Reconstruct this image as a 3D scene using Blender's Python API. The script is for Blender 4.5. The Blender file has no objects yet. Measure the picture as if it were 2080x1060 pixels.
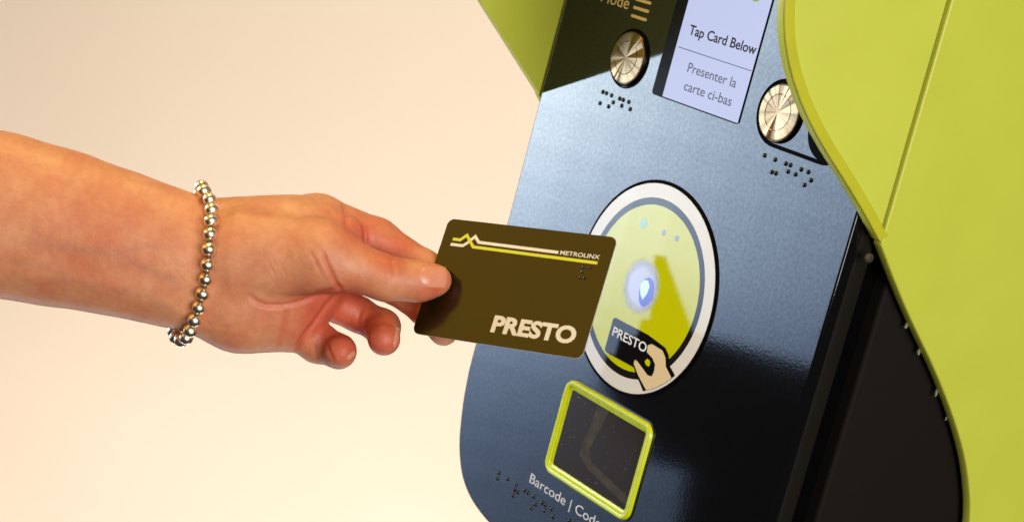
import bpy, bmesh, math, random
import numpy as np
from mathutils import Matrix, Vector

random.seed(7)
SC = bpy.context.scene
COL = SC.collection

# ------------------------------------------------------------------ camera
# panel frame: x right along the reader face, yd down, zin into the face; the
# world has X = x, Y = zin, Z = -yd, with the reader face standing vertical.
ZC = 1.25                      # height of the middle of the round target
RC = np.array([[0.54641374, -0.25253797, 0.79853403],
               [0.28413765, 0.95280549, 0.10689945],
               [-0.78784378, 0.16848225, 0.59238156]])     # camera axes (right, down, forward)
TC = np.array([0.06424747, 0.01326073, 0.95761174])        # target centre seen from the camera
FPX, CX, CY = 3999.39, 1040.0, 530.0


def p2w(P):
    return Vector((P[0], P[2], -P[1] + ZC))


def c2w(X):
    return p2w(RC.T @ (np.asarray(X, float) - TC))


def c2wdir(d):
    P = RC.T @ np.asarray(d, float)
    return Vector((P[0], P[2], -P[1]))


cd = bpy.data.cameras.new('camera')
cam = bpy.data.objects.new('camera', cd)
COL.objects.link(cam)
SC.camera = cam
cd.sensor_width = 36.0
cd.lens = 36.0 * FPX / 2080.0
cd.clip_start = 0.05
cd.clip_end = 60.0
M = Matrix.Identity(4)
M.col[0][:3] = c2wdir((1, 0, 0))
M.col[1][:3] = c2wdir((0, -1, 0))
M.col[2][:3] = c2wdir((0, 0, -1))
M.col[3][:3] = c2w((0, 0, 0))
cam.matrix_world = M
cd.dof.use_dof = True
cd.dof.focus_distance = 0.885
cd.dof.aperture_fstop = 18.0

# ------------------------------------------------------------------ world and lamps
W = bpy.data.worlds.new("World")
SC.world = W
W.use_nodes = True
W.node_tree.nodes['Background'].inputs[0].default_value = (1.0, 0.72, 0.5, 1)
W.node_tree.nodes['Background'].inputs[1].default_value = 0.02
SC.view_settings.view_transform = 'Standard'
SC.view_settings.look = 'None'
SC.view_settings.exposure = 0.0
SC.view_settings.gamma = 1.0


def area(name, loc, target, w, h, radiance, color, up=None):
    l = bpy.data.lights.new(name, 'AREA')
    l.shape = 'RECTANGLE'
    l.size, l.size_y = w, h
    l.energy = radiance * math.pi * w * h
    l.color = color
    o = bpy.data.objects.new(name, l)
    COL.objects.link(o)
    loc, target = Vector(loc), Vector(target)
    z = (loc - target).normalized()
    y = Vector(up) if up else Vector((0, 0, 1))
    y = (y - z * y.dot(z)).normalized()
    x = y.cross(z)
    m = Matrix.Identity(4)
    m.col[0][:3], m.col[1][:3], m.col[2][:3], m.col[3][:3] = x, y, z, loc
    o.matrix_world = m
    return o


# unseen bank of cool area lamps, added and shaped to draw the face's reflections
camP = -RC.T @ TC
r0 = np.diag([1, 1, -1.0]) @ (-camP / np.linalg.norm(camP))
hv = np.cross(r0, [0, 1, 0]); hv /= np.linalg.norm(hv)
vv = np.cross(hv, r0)
if vv[1] > 0:
    vv = -vv
BANK_D = 1.5
BANK_K = 27.0


def bank(h0, h1, v0, v1, rad, col=(0.68, 0.83, 1.0)):
    c = r0 * BANK_D + hv * (h0 + h1) / 2 + vv * (v0 + v1) / 2
    area('reflection_lamp', p2w(c), p2w(c - r0), h1 - h0, v1 - v0, rad * BANK_K, col, up=p2w(vv) - p2w((0, 0, 0)))


def bank_level(h, v):
    """brightness wanted from each lamp of the bank: strongest high on the left"""
    vk = [-0.42, -0.35, -0.24, -0.15, -0.05, 0.05, 0.18, 0.39, 0.62]
    lv = [0.06, 0.07, 0.105, 0.165, 0.30, 0.48, 0.63, 0.80, 0.85]
    return float(np.interp(v, vk, lv) * math.exp(-1.9 * (h + 0.19)))


# rows of lamps: v0, v1, right end of the left run, left end of the right run (None: no run there)
BROWS = [(0.50, 0.62, None, -0.34), (0.40, 0.50, None, -0.34), (0.32, 0.40, None, -0.34), (0.25, 0.32, None, -0.34),
         (0.19, 0.25, None, -0.34), (0.14, 0.19, None, -0.34), (0.10, 0.14, None, -0.34), (0.07, 0.10, None, -0.34), (0.045, 0.07, None, -0.34),
         ] + [(0.045 - 0.00675 * (k + 1), 0.045 - 0.00675 * k, 0.003 + 0.0013 * k, 0.019 + 0.0048 * k) for k in range(12)] + [
         (-0.060, -0.036, 0.008, None), (-0.090, -0.060, -0.012, None), (-0.115, -0.090, -0.022, None), (-0.140, -0.115, -0.022, None),
         (-0.165, -0.140, -0.008, None), (-0.185, -0.165, 0.020, None), (-0.205, -0.185, 0.055, None),
         (-0.240, -0.205, 0.110, None), (-0.280, -0.240, 0.115, None), (-0.330, -0.280, 0.115, None), (-0.420, -0.330, 0.110, None)]


def run(h0, h1, v0, v1):
    n = max(1, int(round((h1 - h0) / 0.05)))
    for i in range(n):
        a, b2 = h0 + (h1 - h0) * i / n, h0 + (h1 - h0) * (i + 1) / n
        L = bank_level((a + b2) / 2, (v0 + v1) / 2)
        t = min(1, max(0, (L - 0.1) / 0.5))
        bank(a, b2, v0, v1, L, (0.46 + 0.27 * t, 0.65 + 0.22 * t, 1.0))


for v0_, v1_, hl, hr in BROWS:
    if hl is not None:
        run(-0.34, hl, v0_, v1_)
    if hr is not None:
        run(hr, 0.36, v0_, v1_)

HANDC = c2w((-0.09, 0.0, 0.85))
# warm lamp overhead, warm lamp added for the card's reflection, fill, side lamp
area('warm_lamp', c2w((-0.20, -1.30, 0.74)), HANDC, 0.6, 0.4, 14.6, (1.0, 0.75, 0.27))
area('warm_lamp', HANDC + Vector((-0.36, -0.83, 0.43)) * 1.9, HANDC, 1.3, 1.0, 1.6, (1.0, 0.60, 0.07))
area('fill_lamp', c2w((0.1, -0.35, -0.9)), HANDC, 0.8, 0.8, 2.6, (1.0, 0.86, 0.90))
area('side_lamp', (2.9, -0.7, 1.75), (0.12, 0.12, 1.3), 1.5, 1.5, 11.6, (1.0, 0.995, 1.0))

# ------------------------------------------------------------------ materials


def new_mat(name):
    m = bpy.data.materials.new(name)
    m.use_nodes = True
    nt = m.node_tree
    return m, nt, nt.nodes['Principled BSDF']


def mat(name, col, rough=0.5, metal=0.0, ior=1.5, noise=0.0, nscale=60.0, bump=0.0, bscale=400.0, coat=0.0, rvar=0.0, sheen=0.0):
    m, nt, b = new_mat(name)
    b.inputs['Base Color'].default_value = (*col, 1)
    b.inputs['Roughness'].default_value = rough
    b.inputs['Metallic'].default_value = metal
    b.inputs['IOR'].default_value = ior
    b.inputs['Coat Weight'].default_value = coat
    b.inputs['Coat Roughness'].default_value = 0.06
    tc = nt.nodes.new('ShaderNodeTexCoord')
    if noise or rvar:
        n = nt.nodes.new('ShaderNodeTexNoise')
        n.inputs['Scale'].default_value = nscale
        n.inputs['Detail'].default_value = 6
        nt.links.new(tc.outputs['Object'], n.inputs['Vector'])
        if noise:
            r = nt.nodes.new('ShaderNodeValToRGB')
            r.color_ramp.elements[0].position = 0.3
            r.color_ramp.elements[1].position = 0.7
            r.color_ramp.elements[0].color = (*[c * (1 - noise) for c in col], 1)
            r.color_ramp.elements[1].color = (*[min(1, c * (1 + noise)) for c in col], 1)
            nt.links.new(n.outputs['Fac'], r.inputs['Fac'])
            nt.links.new(r.outputs['Color'], b.inputs['Base Color'])
        if rvar:
            mr = nt.nodes.new('ShaderNodeMapRange')
            mr.inputs['From Min'].default_value = 0.3
            mr.inputs['From Max'].default_value = 0.7
            mr.inputs['To Min'].default_value = max(0.02, rough - rvar)
            mr.inputs['To Max'].default_value = rough + rvar
            nt.links.new(n.outputs['Fac'], mr.inputs['Value'])
            nt.links.new(mr.outputs['Result'], b.inputs['Roughness'])
    if bump:
        n2 = nt.nodes.new('ShaderNodeTexNoise')
        n2.inputs['Scale'].default_value = bscale
        n2.inputs['Detail'].default_value = 3
        nt.links.new(tc.outputs['Object'], n2.inputs['Vector'])
        bp = nt.nodes.new('ShaderNodeBump')
        bp.inputs['Strength'].default_value = bump
        bp.inputs['Distance'].default_value = 0.0004
        nt.links.new(n2.outputs['Fac'], bp.inputs['Height'])
        nt.links.new(bp.outputs['Normal'], b.inputs['Normal'])
    return m


def emis(name, col, strength, base=(0.02, 0.02, 0.02), rough=0.15):
    m, nt, b = new_mat(name)
    b.inputs['Base Color'].default_value = (*base, 1)
    b.inputs['Roughness'].default_value = rough
    b.inputs['Emission Color'].default_value = (*col, 1)
    b.inputs['Emission Strength'].default_value = strength
    return m


LIME = (0.575, 0.60, 0.058)
# textured dark coat of the face: fine grain breaks the mirror up
M_face, nt, b = new_mat('face_coat')
b.inputs['Base Color'].default_value = (0.004, 0.004, 0.0045, 1)
b.inputs['Roughness'].default_value = 0.2
b.inputs['IOR'].default_value = 1.45
tc = nt.nodes.new('ShaderNodeTexCoord')
n1 = nt.nodes.new('ShaderNodeTexNoise'); n1.inputs['Scale'].default_value = 700; n1.inputs['Detail'].default_value = 2
n2 = nt.nodes.new('ShaderNodeTexVoronoi'); n2.inputs['Scale'].default_value = 800
n3 = nt.nodes.new('ShaderNodeTexNoise'); n3.inputs['Scale'].default_value = 14; n3.inputs['Detail'].default_value = 5
for n in (n1, n2, n3):
    nt.links.new(tc.outputs['Object'], n.inputs['Vector'])
ad = nt.nodes.new('ShaderNodeMath'); ad.operation = 'ADD'
nt.links.new(n1.outputs['Fac'], ad.inputs[0]); nt.links.new(n2.outputs['Distance'], ad.inputs[1])
bp = nt.nodes.new('ShaderNodeBump'); bp.inputs['Strength'].default_value = 0.032; bp.inputs['Distance'].default_value = 0.0001
nt.links.new(ad.outputs[0], bp.inputs['Height']); nt.links.new(bp.outputs['Normal'], b.inputs['Normal'])
mr = nt.nodes.new('ShaderNodeMapRange')
mr.inputs['From Min'].default_value = 0.3; mr.inputs['From Max'].default_value = 0.7
mr.inputs['To Min'].default_value = 0.048; mr.inputs['To Max'].default_value = 0.065
nt.links.new(n3.outputs['Fac'], mr.inputs['Value'])
n4 = nt.nodes.new('ShaderNodeTexNoise'); n4.inputs['Scale'].default_value = 750; n4.inputs['Detail'].default_value = 2
nt.links.new(tc.outputs['Object'], n4.inputs['Vector'])
rp = nt.nodes.new('ShaderNodeValToRGB')
rp.color_ramp.elements[0].position = 0.60; rp.color_ramp.elements[0].color = (0, 0, 0, 1)
rp.color_ramp.elements[1].position = 0.74; rp.color_ramp.elements[1].color = (1, 1, 1, 1)
nt.links.new(n4.outputs['Fac'], rp.inputs['Fac'])
ma = nt.nodes.new('ShaderNodeMath'); ma.operation = 'MULTIPLY_ADD'; ma.inputs[1].default_value = 0.035
nt.links.new(rp.outputs['Color'], ma.inputs[0]); nt.links.new(mr.outputs['Result'], ma.inputs[2])
nt.links.new(ma.outputs[0], b.inputs['Roughness'])
# metallic grain: the coat's reflectance varies from fleck to fleck
n5 = nt.nodes.new('ShaderNodeTexNoise'); n5.inputs['Scale'].default_value = 520; n5.inputs['Detail'].default_value = 3; n5.inputs['Roughness'].default_value = 0.7
nt.links.new(tc.outputs['Object'], n5.inputs['Vector'])
gr = nt.nodes.new('ShaderNodeMapRange')
gr.inputs['From Min'].default_value = 0.3; gr.inputs['From Max'].default_value = 0.72
gr.inputs['To Min'].default_value = 0.39; gr.inputs['To Max'].default_value = 0.63
nt.links.new(n5.outputs['Fac'], gr.inputs['Value']); nt.links.new(gr.outputs['Result'], b.inputs['Specular IOR Level'])

M_side = mat('black_side', (0.007, 0.005, 0.0028), 0.75, ior=1.25, bump=0.15, bscale=700)
M_hollow = mat('dark_hollow', (0.001, 0.001, 0.001), 0.9, ior=1.1)
M_seam = mat('black_rubber', (0.003, 0.003, 0.003), 0.35)
M_dot = mat('black_dots', (0.003, 0.003, 0.003), 0.2)
M_gasket = mat('matte_gasket', (0.002, 0.002, 0.0022), 0.7, ior=1.12)
M_hood = mat('lime_paint', LIME, 0.42, noise=0.02, nscale=30, bump=0.06, bscale=900, rvar=0.04)
M_hoodedge = mat('lime_edge', (0.52, 0.50, 0.02), 0.35, noise=0.04, nscale=80)
M_frame = mat('lime_frame', (0.58, 0.64, 0.008), 0.28, noise=0.02, nscale=120, rvar=0.04)
M_chip = mat('bare_primer', (0.20, 0.19, 0.10), 0.6, noise=0.2)
M_screw = mat('aged_brass', (0.05, 0.035, 0.012), 0.6, metal=0.3)
M_white = mat('printed_white', (0.72, 0.66, 0.56), 0.012, ior=1.34, rvar=0.0, nscale=40)
M_grey = mat('printed_charcoal', (0.012, 0.010, 0.010), 0.012, ior=1.34, rvar=0.0, nscale=40)
M_lime = mat('printed_lime', (0.55, 0.54, 0.002), 0.012, ior=1.42, rvar=0.0, nscale=30)
M_skinprint = mat('printed_beige', (0.74, 0.55, 0.30), 0.015, ior=1.34)
M_ink = mat('printed_black', (0.006, 0.005, 0.005), 0.015, ior=1.34)
M_letter = mat('pale_ink', (0.70, 0.66, 0.60), 0.4)
M_amber = mat('cream_ink', (0.75, 0.55, 0.28), 0.4)
M_bezel = mat('black_bezel', (0.010, 0.011, 0.015), 0.5, ior=1.15, rvar=0.05, nscale=90)
M_screen = emis('lit_screen', (0.64, 0.70, 1.0), 0.84, rough=0.45)

M_stext = emis('screen_ink_dark', (0.02, 0.02, 0.03), 0.5, rough=0.45)
M_stext2 = emis('screen_ink_grey', (0.12, 0.13, 0.20), 0.9, rough=0.45)
M_sdot = emis('screen_green', (0.26, 0.36, 0.01), 1.0)
for m_ in (M_screen, M_stext, M_stext2, M_sdot):
    m_.node_tree.nodes['Principled BSDF'].inputs['IOR'].default_value = 1.12
M_card = mat('card_black', (0.012, 0.0060, 0.0004), 0.13, ior=1.5, noise=0.05, nscale=30, bump=0.03, bscale=1500)
M_cardwhite = mat('card_white_ink', (0.80, 0.72, 0.56), 0.35)
M_cardlime = mat('card_lime_ink', (0.66, 0.63, 0.03), 0.35)
M_cardedge = mat('card_edge_glare', (0.55, 0.48, 0.36), 0.5)
M_bead = mat('polished_silver', (0.96, 0.83, 0.62), 0.34, metal=1.0, rvar=0.05, nscale=300)
M_cord = mat('elastic_cord', (0.10, 0.06, 0.03), 0.7)
M_nail = mat('nail', (0.70, 0.27, 0.145), 0.3, noise=0.05, nscale=200)
M_led = emis('indicator_core', (0.58, 0.78, 1.0), 1.0)
M_led2 = emis('indicator_blue', (0.09, 0.13, 0.62), 0.8)

# scanner pane: smoky glass with smudges and scratches
M_pane, nt, b = new_mat('smoked_glass')
b.inputs['Roughness'].default_value = 0.12
b.inputs['IOR'].default_value = 1.18
tc = nt.nodes.new('ShaderNodeTexCoord')
nn = nt.nodes.new('ShaderNodeTexNoise'); nn.inputs['Scale'].default_value = 1100; nn.inputs['Detail'].default_value = 4
mp = nt.nodes.new('ShaderNodeMapping'); mp.inputs['Scale'].default_value = (0.45, 1, 1.0)
nt.links.new(tc.outputs['Object'], mp.inputs['Vector']); nt.links.new(mp.outputs['Vector'], nn.inputs['Vector'])
rp = nt.nodes.new('ShaderNodeValToRGB')
rp.color_ramp.elements[0].position = 0.69; rp.color_ramp.elements[0].color = (0.030, 0.019, 0.009, 1)
rp.color_ramp.elements[1].position = 0.76; rp.color_ramp.elements[1].color = (0.30, 0.26, 0.2, 1)
nt.links.new(nn.outputs['Fac'], rp.inputs['Fac']); nt.links.new(rp.outputs['Color'], b.inputs['Base Color'])

# turned steel of the push buttons: radial brushing
M_btn, nt, b = new_mat('turned_steel')
b.inputs['Base Color'].default_value = (0.23, 0.155, 0.085, 1)
b.inputs['Metallic'].default_value = 1.0
b.inputs['Roughness'].default_value = 0.3
b.inputs['Anisotropic'].default_value = 0.9
b.inputs['Anisotropic Rotation'].default_value = 0.25
tg = nt.nodes.new('ShaderNodeTangent'); tg.direction_type = 'RADIAL'; tg.axis = 'Y'
nt.links.new(tg.outputs[0], b.inputs['Tangent'])
tc = nt.nodes.new('ShaderNodeTexCoord')
fl = nt.nodes.new('ShaderNodeVectorMath'); fl.operation = 'MULTIPLY'; fl.inputs[1].default_value = (1, 0, 1)
nt.links.new(tc.outputs['Object'], fl.inputs[0])
nz = nt.nodes.new('ShaderNodeVectorMath'); nz.operation = 'NORMALIZE'
nt.links.new(fl.outputs[0], nz.inputs[0])
ln = nt.nodes.new('ShaderNodeVectorMath'); ln.operation = 'LENGTH'
nt.links.new(fl.outputs[0], ln.inputs[0])
ft = nt.nodes.new('ShaderNodeTexNoise'); ft.inputs['Scale'].default_value = 1.25; ft.inputs['Detail'].default_value = 1.5; ft.inputs['Roughness'].default_value = 0.45
nt.links.new(nz.outputs[0], ft.inputs['Vector'])
hm = nt.nodes.new('ShaderNodeMath'); hm.operation = 'MULTIPLY'
nt.links.new(ft.outputs['Fac'], hm.inputs[0]); nt.links.new(ln.outputs['Value'], hm.inputs[1])
bp = nt.nodes.new('ShaderNodeBump'); bp.inputs['Strength'].default_value = 1.0; bp.inputs['Distance'].default_value = 0.20
nt.links.new(hm.outputs[0], bp.inputs['Height']); nt.links.new(bp.outputs['Normal'], b.inputs['Normal'])

# skin
M_skin, nt, b = new_mat('skin')
b.inputs['Roughness'].default_value = 0.48
b.inputs['IOR'].default_value = 1.4
b.inputs['Subsurface Weight'].default_value = 0.22
b.inputs['Subsurface Radius'].default_value = (0.006, 0.002, 0.001)
b.inputs['Subsurface Scale'].default_value = 0.6
tc = nt.nodes.new('ShaderNodeTexCoord')
at = nt.nodes.new('ShaderNodeAttribute'); at.attribute_name = 'flush'
na = nt.nodes.new('ShaderNodeTexNoise'); na.inputs['Scale'].default_value = 38; na.inputs['Detail'].default_value = 6
nb_ = nt.nodes.new('ShaderNodeTexNoise'); nb_.inputs['Scale'].default_value = 900; nb_.inputs['Detail'].default_value = 3
nv = nt.nodes.new('ShaderNodeTexVoronoi'); nv.inputs['Scale'].default_value = 650
for n in (na, nb_, nv):
    nt.links.new(tc.outputs['Object'], n.inputs['Vector'])
m1 = nt.nodes.new('ShaderNodeMix'); m1.data_type = 'RGBA'
m1.inputs['A'].default_value = (0.77, 0.385, 0.178, 1); m1.inputs['B'].default_value = (0.60, 0.125, 0.058, 1)
nt.links.new(at.outputs['Fac'], m1.inputs['Factor'])
av = nt.nodes.new('ShaderNodeAttribute'); av.attribute_name = 'vein'
mv = nt.nodes.new('ShaderNodeMix'); mv.data_type = 'RGBA'
mv.inputs['B'].default_value = (0.40, 0.21, 0.15, 1)
nt.links.new(av.outputs['Fac'], mv.inputs['Factor'])
nf = nt.nodes.new('ShaderNodeTexNoise'); nf.inputs['Scale'].default_value = 260; nf.inputs['Detail'].default_value = 5
nt.links.new(tc.outputs['Object'], nf.inputs['Vector'])
rf = nt.nodes.new('ShaderNodeValToRGB')
rf.color_ramp.elements[0].position = 0.35; rf.color_ramp.elements[0].color = (0.80, 0.66, 0.66, 1)
rf.color_ramp.elements[1].position = 0.62; rf.color_ramp.elements[1].color = (1, 1, 1, 1)
nt.links.new(nf.outputs['Fac'], rf.inputs['Fac'])
m3 = nt.nodes.new('ShaderNodeMix'); m3.data_type = 'RGBA'; m3.blend_type = 'MULTIPLY'
m3.inputs['Factor'].default_value = 0.42
m2 = nt.nodes.new('ShaderNodeMix'); m2.data_type = 'RGBA'; m2.blend_type = 'MULTIPLY'
m2.inputs['Factor'].default_value = 0.45
rp = nt.nodes.new('ShaderNodeValToRGB')
rp.color_ramp.elements[0].position = 0.33; rp.color_ramp.elements[0].color = (0.86, 0.74, 0.72, 1)
rp.color_ramp.elements[1].position = 0.66; rp.color_ramp.elements[1].color = (1, 1, 1, 1)
nt.links.new(na.outputs['Fac'], rp.inputs['Fac'])
nt.links.new(m1.outputs['Result'], mv.inputs['A']); nt.links.new(mv.outputs['Result'], m3.inputs['A']); nt.links.new(rf.outputs['Color'], m3.inputs['B']); nt.links.new(m3.outputs['Result'], m2.inputs['A']); nt.links.new(rp.outputs['Color'], m2.inputs['B'])
nt.links.new(m2.outputs['Result'], b.inputs['Base Color'])
ad = nt.nodes.new('ShaderNodeMath'); ad.operation = 'ADD'
nt.links.new(nb_.outputs['Fac'], ad.inputs[0]); nt.links.new(nv.outputs['Distance'], ad.inputs[1])
bp = nt.nodes.new('ShaderNodeBump'); bp.inputs['Strength'].default_value = 0.22; bp.inputs['Distance'].default_value = 0.0004
nt.links.new(ad.outputs[0], bp.inputs['Height']); nt.links.new(bp.outputs['Normal'], b.inputs['Normal'])

M_wall = mat('cream_plaster', (0.80, 0.67, 0.49), 0.9, noise=0.03, nscale=1.2, bump=0.05, bscale=60)

# ------------------------------------------------------------------ helpers


def obj_from(name, verts, faces, m, parent=None, smooth=False, mats=None, fmat=None):
    me = bpy.data.meshes.new(name)
    me.from_pydata([tuple(v) for v in verts], [], [tuple(f) for f in faces])
    me.update()
    for mm in (mats or [m]):
        me.materials.append(mm)
    if fmat is not None:
        me.polygons.foreach_set('material_index', fmat)
    if smooth:
        me.polygons.foreach_set('use_smooth', [True] * len(me.polygons))
    o = bpy.data.objects.new(name, me)
    COL.objects.link(o)
    if parent is not None:
        o.parent = parent
        o.matrix_parent_inverse = Matrix.Identity(4)
    return o


def link_mesh(name, me, parent=None, loc=None):
    o = bpy.data.objects.new(name, me)
    COL.objects.link(o)
    if parent is not None:
        o.parent = parent
    if loc is not None:
        o.location = loc
    return o


def thing(name, label, cat, loc=(0, 0, 0)):
    o = bpy.data.objects.new(name, None)
    COL.objects.link(o)
    o.location = loc
    o.empty_display_size = 0.02
    o['label'] = label
    o['category'] = cat
    return o


def tidy(o, bevel=0.0, seg=3, angle=40):
    """real bevel + smooth shading by angle, baked into the mesh"""
    bm = bmesh.new(); bm.from_mesh(o.data)
    bmesh.ops.remove_doubles(bm, verts=bm.verts, dist=1e-7)
    bmesh.ops.recalc_face_normals(bm, faces=bm.faces)
    if bevel:
        es = [e for e in bm.edges if len(e.link_faces) == 2 and e.calc_face_angle(0) > math.radians(angle)]
        bmesh.ops.bevel(bm, geom=es, offset=bevel, segments=seg, affect='EDGES', profile=0.5, clamp_overlap=True)
    for f in bm.faces:
        f.smooth = len(f.verts) <= 4
    for e in bm.edges:
        if len(e.link_faces) == 2 and e.calc_face_angle(0) > math.radians(38):
            e.smooth = False
    bm.to_mesh(o.data); bm.free()
    return o


def rrect(x0, x1, z0, z1, r, n=6):
    pts = []
    for cx, cz, a0 in ((x1 - r, z1 - r, 0), (x0 + r, z1 - r, 90), (x0 + r, z0 + r, 180), (x1 - r, z0 + r, 270)):
        for i in range(n + 1):
            a = math.radians(a0 + 90.0 * i / n)
            pts.append((cx + r * math.cos(a), cz + r * math.sin(a)))
    return pts


def circ(cx, cz, r, n=96):
    return [(cx + r * math.cos(2 * math.pi * i / n), cz + r * math.sin(2 * math.pi * i / n)) for i in range(n)]


def face_pt(x, z, off):            # mm on the reader face -> metres, local to the terminal root
    return (x / 1000.0, -off / 1000.0, z / 1000.0)


def prism(name, poly, o0, o1, m, parent, bevel=0.0, seg=3):
    """closed slab with outline poly (mm on the face) between offsets o0 < o1 in front of the face"""
    n = len(poly)
    vs = [face_pt(x, z, o0) for x, z in poly] + [face_pt(x, z, o1) for x, z in poly]
    fs = [list(range(n)), list(range(2 * n - 1, n - 1, -1))]
    fs += [(i, i + n, (i + 1) % n + n, (i + 1) % n) for i in range(n)]
    o = obj_from(name, vs, fs, m, parent)
    return tidy(o, bevel / 1000.0 if bevel else 0, seg)


def sweep_ring(name, outer_fn, prof, m, parent, closed=True):
    """prof: list of (inset, off); outer_fn(inset) -> outline of constant length"""
    loops = [[face_pt(x, z, off) for x, z in outer_fn(ins)] for ins, off in prof]
    n = len(loops[0]); vs = [v for l in loops for v in l]; fs = []
    k = len(loops)
    for j in range(k if closed else k - 1):
        a, b2 = j * n, ((j + 1) % k) * n
        for i in range(n):
            fs.append((a + i, a + (i + 1) % n, b2 + (i + 1) % n, b2 + i))
    o = obj_from(name, vs, fs, m, parent)
    return tidy(o)


def disc_sheet(name, poly, off, m, parent, thick=0.15):
    return prism(name, poly, off - thick, off, m, parent)


def text_mesh(body, bold=0.0, shear=0.0):
    c = bpy.data.curves.new('lettering', 'FONT')
    c.body = body
    c.size = 1.0
    c.offset = bold
    c.shear = shear
    c.resolution_u = 4
    o = bpy.data.objects.new('lettering', c)
    COL.objects.link(o)
    dg = bpy.context.evaluated_depsgraph_get()
    me = bpy.data.meshes.new_from_object(o.evaluated_get(dg))
    bpy.data.objects.remove(o); bpy.data.curves.remove(c)
    co = np.empty(len(me.vertices) * 3); me.vertices.foreach_get('co', co)
    return co.reshape(-1, 3), [tuple(p.vertices) for p in me.polygons]


def lettering(body, x0, z0, width, height, off, m, parent, bold=0.0, name='lettering', thick=0.12, shear=0.0, ref=None):
    """text fitted to width; height is that of its tallest letter above the baseline (or of ref)"""
    co, fs = text_mesh(body, bold, shear)
    mn, mx = co.min(0), co.max(0)
    href = text_mesh(ref, bold)[0].max(0)[1] if ref else mx[1]
    sx = width / (mx[0] - mn[0]); sy = height / href
    n = len(co)
    P = [(x0 + (c[0] - mn[0]) * sx, z0 + c[1] * sy) for c in co]
    vs = [face_pt(x, z, off) for x, z in P]
    # prism: front faces plus walls
    ed = {}
    for f in fs:
        for i in range(len(f)):
            a, b2 = f[i], f[(i + 1) % len(f)]
            ed[(a, b2)] = ed.get((a, b2), 0) + 1
    vs += [face_pt(x, z, off - thick) for x, z in P]
    F = [tuple(f) for f in fs]
    for (a, b2) in ed:
        if (b2, a) not in ed:
            F.append((b2, a, a + n, b2 + n))
    return obj_from(name, vs, F, m, parent)


# ------------------------------------------------------------------ setting: the wall behind
fwd = c2wdir((0, 0, 1)); fw = Vector((fwd.x, fwd.y, 0)).normalized(); sd = Vector((fw.y, -fw.x, 0))
wc = c2w((0, 0, 0)) + fw * 3.6
vs, fs = [], []
for (a, z) in ((-4, -0.6), (4, -0.6), (4, 3.6), (-4, 3.6)):
    v = wc + sd * a; vs.append((v.x, v.y, z))
for (a, z) in ((-4, -0.6), (4, -0.6), (4, 3.6), (-4, 3.6)):
    v = wc + sd * a + fw * 0.15; vs.append((v.x, v.y, z))
wall = obj_from('wall', vs, [(0, 1, 2, 3), (7, 6, 5, 4), (0, 4, 5, 1), (1, 5, 6, 2), (2, 6, 7, 3), (3, 7, 4, 0)], M_wall)
wall['kind'] = 'structure'
tidy(wall)
wl = wc - fw * 1.6 - sd * 0.1  # unseen area lights added to brighten the wall
area('wall_fill', (wl.x, wl.y, -0.5), wc + Vector((0, 0, 0.05)), 2.2, 0.6, 11.4, (1.0, 0.925, 0.96))
wl = wc - fw * 1.6 + sd * 0.9
area('wall_fill', (wl.x, wl.y, 2.9), wc + Vector((0, 0, 0.8)), 2.0, 0.6, 10.5, (1.0, 0.945, 0.92))

# ------------------------------------------------------------------ the card reader terminal
T = thing('card_reader_terminal', 'charcoal fare card reader with lime hood, round lime target and lit screen on its face',
          'card reader', (0, 0, ZC))
HW = 122.0
corner = [(-122, -84), (-120.6, -98), (-118, -110), (-113.8, -124), (-106, -136.5), (-95.7, -144.5), (-84, -149), (-70, -152), (-40, -155)]
for _ in range(2):
    q_ = [corner[0]]
    for a_, b_ in zip(corner[:-1], corner[1:]):
        q_ += [(0.75 * a_[0] + 0.25 * b_[0], 0.75 * a_[1] + 0.25 * b_[1]), (0.25 * a_[0] + 0.75 * b_[0], 0.25 * a_[1] + 0.75 * b_[1])]
    corner = q_ + [corner[-1]]
outline = [(-122, 215)] + corner + [(-x, z) for x, z in reversed(corner)] + [(122, 215)]
SCR = (-33.2, 33.35, 90.2, 178.0)       # screen opening
panel = prism('front_panel', outline, -7.0, 0.0, M_face, T, bevel=1.1, seg=3)
# shell behind the face, with the dark joint between its two halves
shell = [(x * 0.993, z * 0.993) for x, z in outline]
prism('housing_front', shell, -17.0, -7.2, M_side, T, bevel=1.5)
prism('housing_joint', [(x * 0.93, z * 0.95) for x, z in outline], -32.0, -17.2, M_hollow, T)
prism('housing_back', [(x * 0.99, z * 0.995) for x, z in outline], -240.0, -32.2, M_side, T, bevel=2.0)

# --- lit screen in its black recess
disp = prism('display', rrect(*SCR, 2.0), 0.01, 0.55, M_bezel, T, bevel=0.3, seg=2)
scr = prism('screen', rrect(-24.2, 33.3, 90.9, 177.0, 0.4), 0.6, 0.75, M_screen, disp)
lettering('Tap Card Below', -17.6, 123.4, 50.0, 4.7, 0.85, M_stext, disp, bold=0.016, ref='T', thick=0.06)
lettering('Presenter la', -11.2, 106.0, 36.5, 4.6, 0.85, M_stext2, disp, bold=0.004, ref='P', thick=0.06)
lettering('carte ci-bas', -10.2, 97.2, 35.8, 4.6, 0.85, M_stext2, disp, bold=0.004, ref='b', thick=0.06)
disc_sheet('divider_line', [(-22.2, 115.8), (33.0, 115.6), (33.0, 116.0), (-22.2, 116.25)], 0.84, M_stext2, disp, 0.06)
disc_sheet('status_symbol', circ(22.0, 151.3, 4.6, 40), 0.84, M_sdot, disp, 0.06)

# --- push buttons


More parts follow.
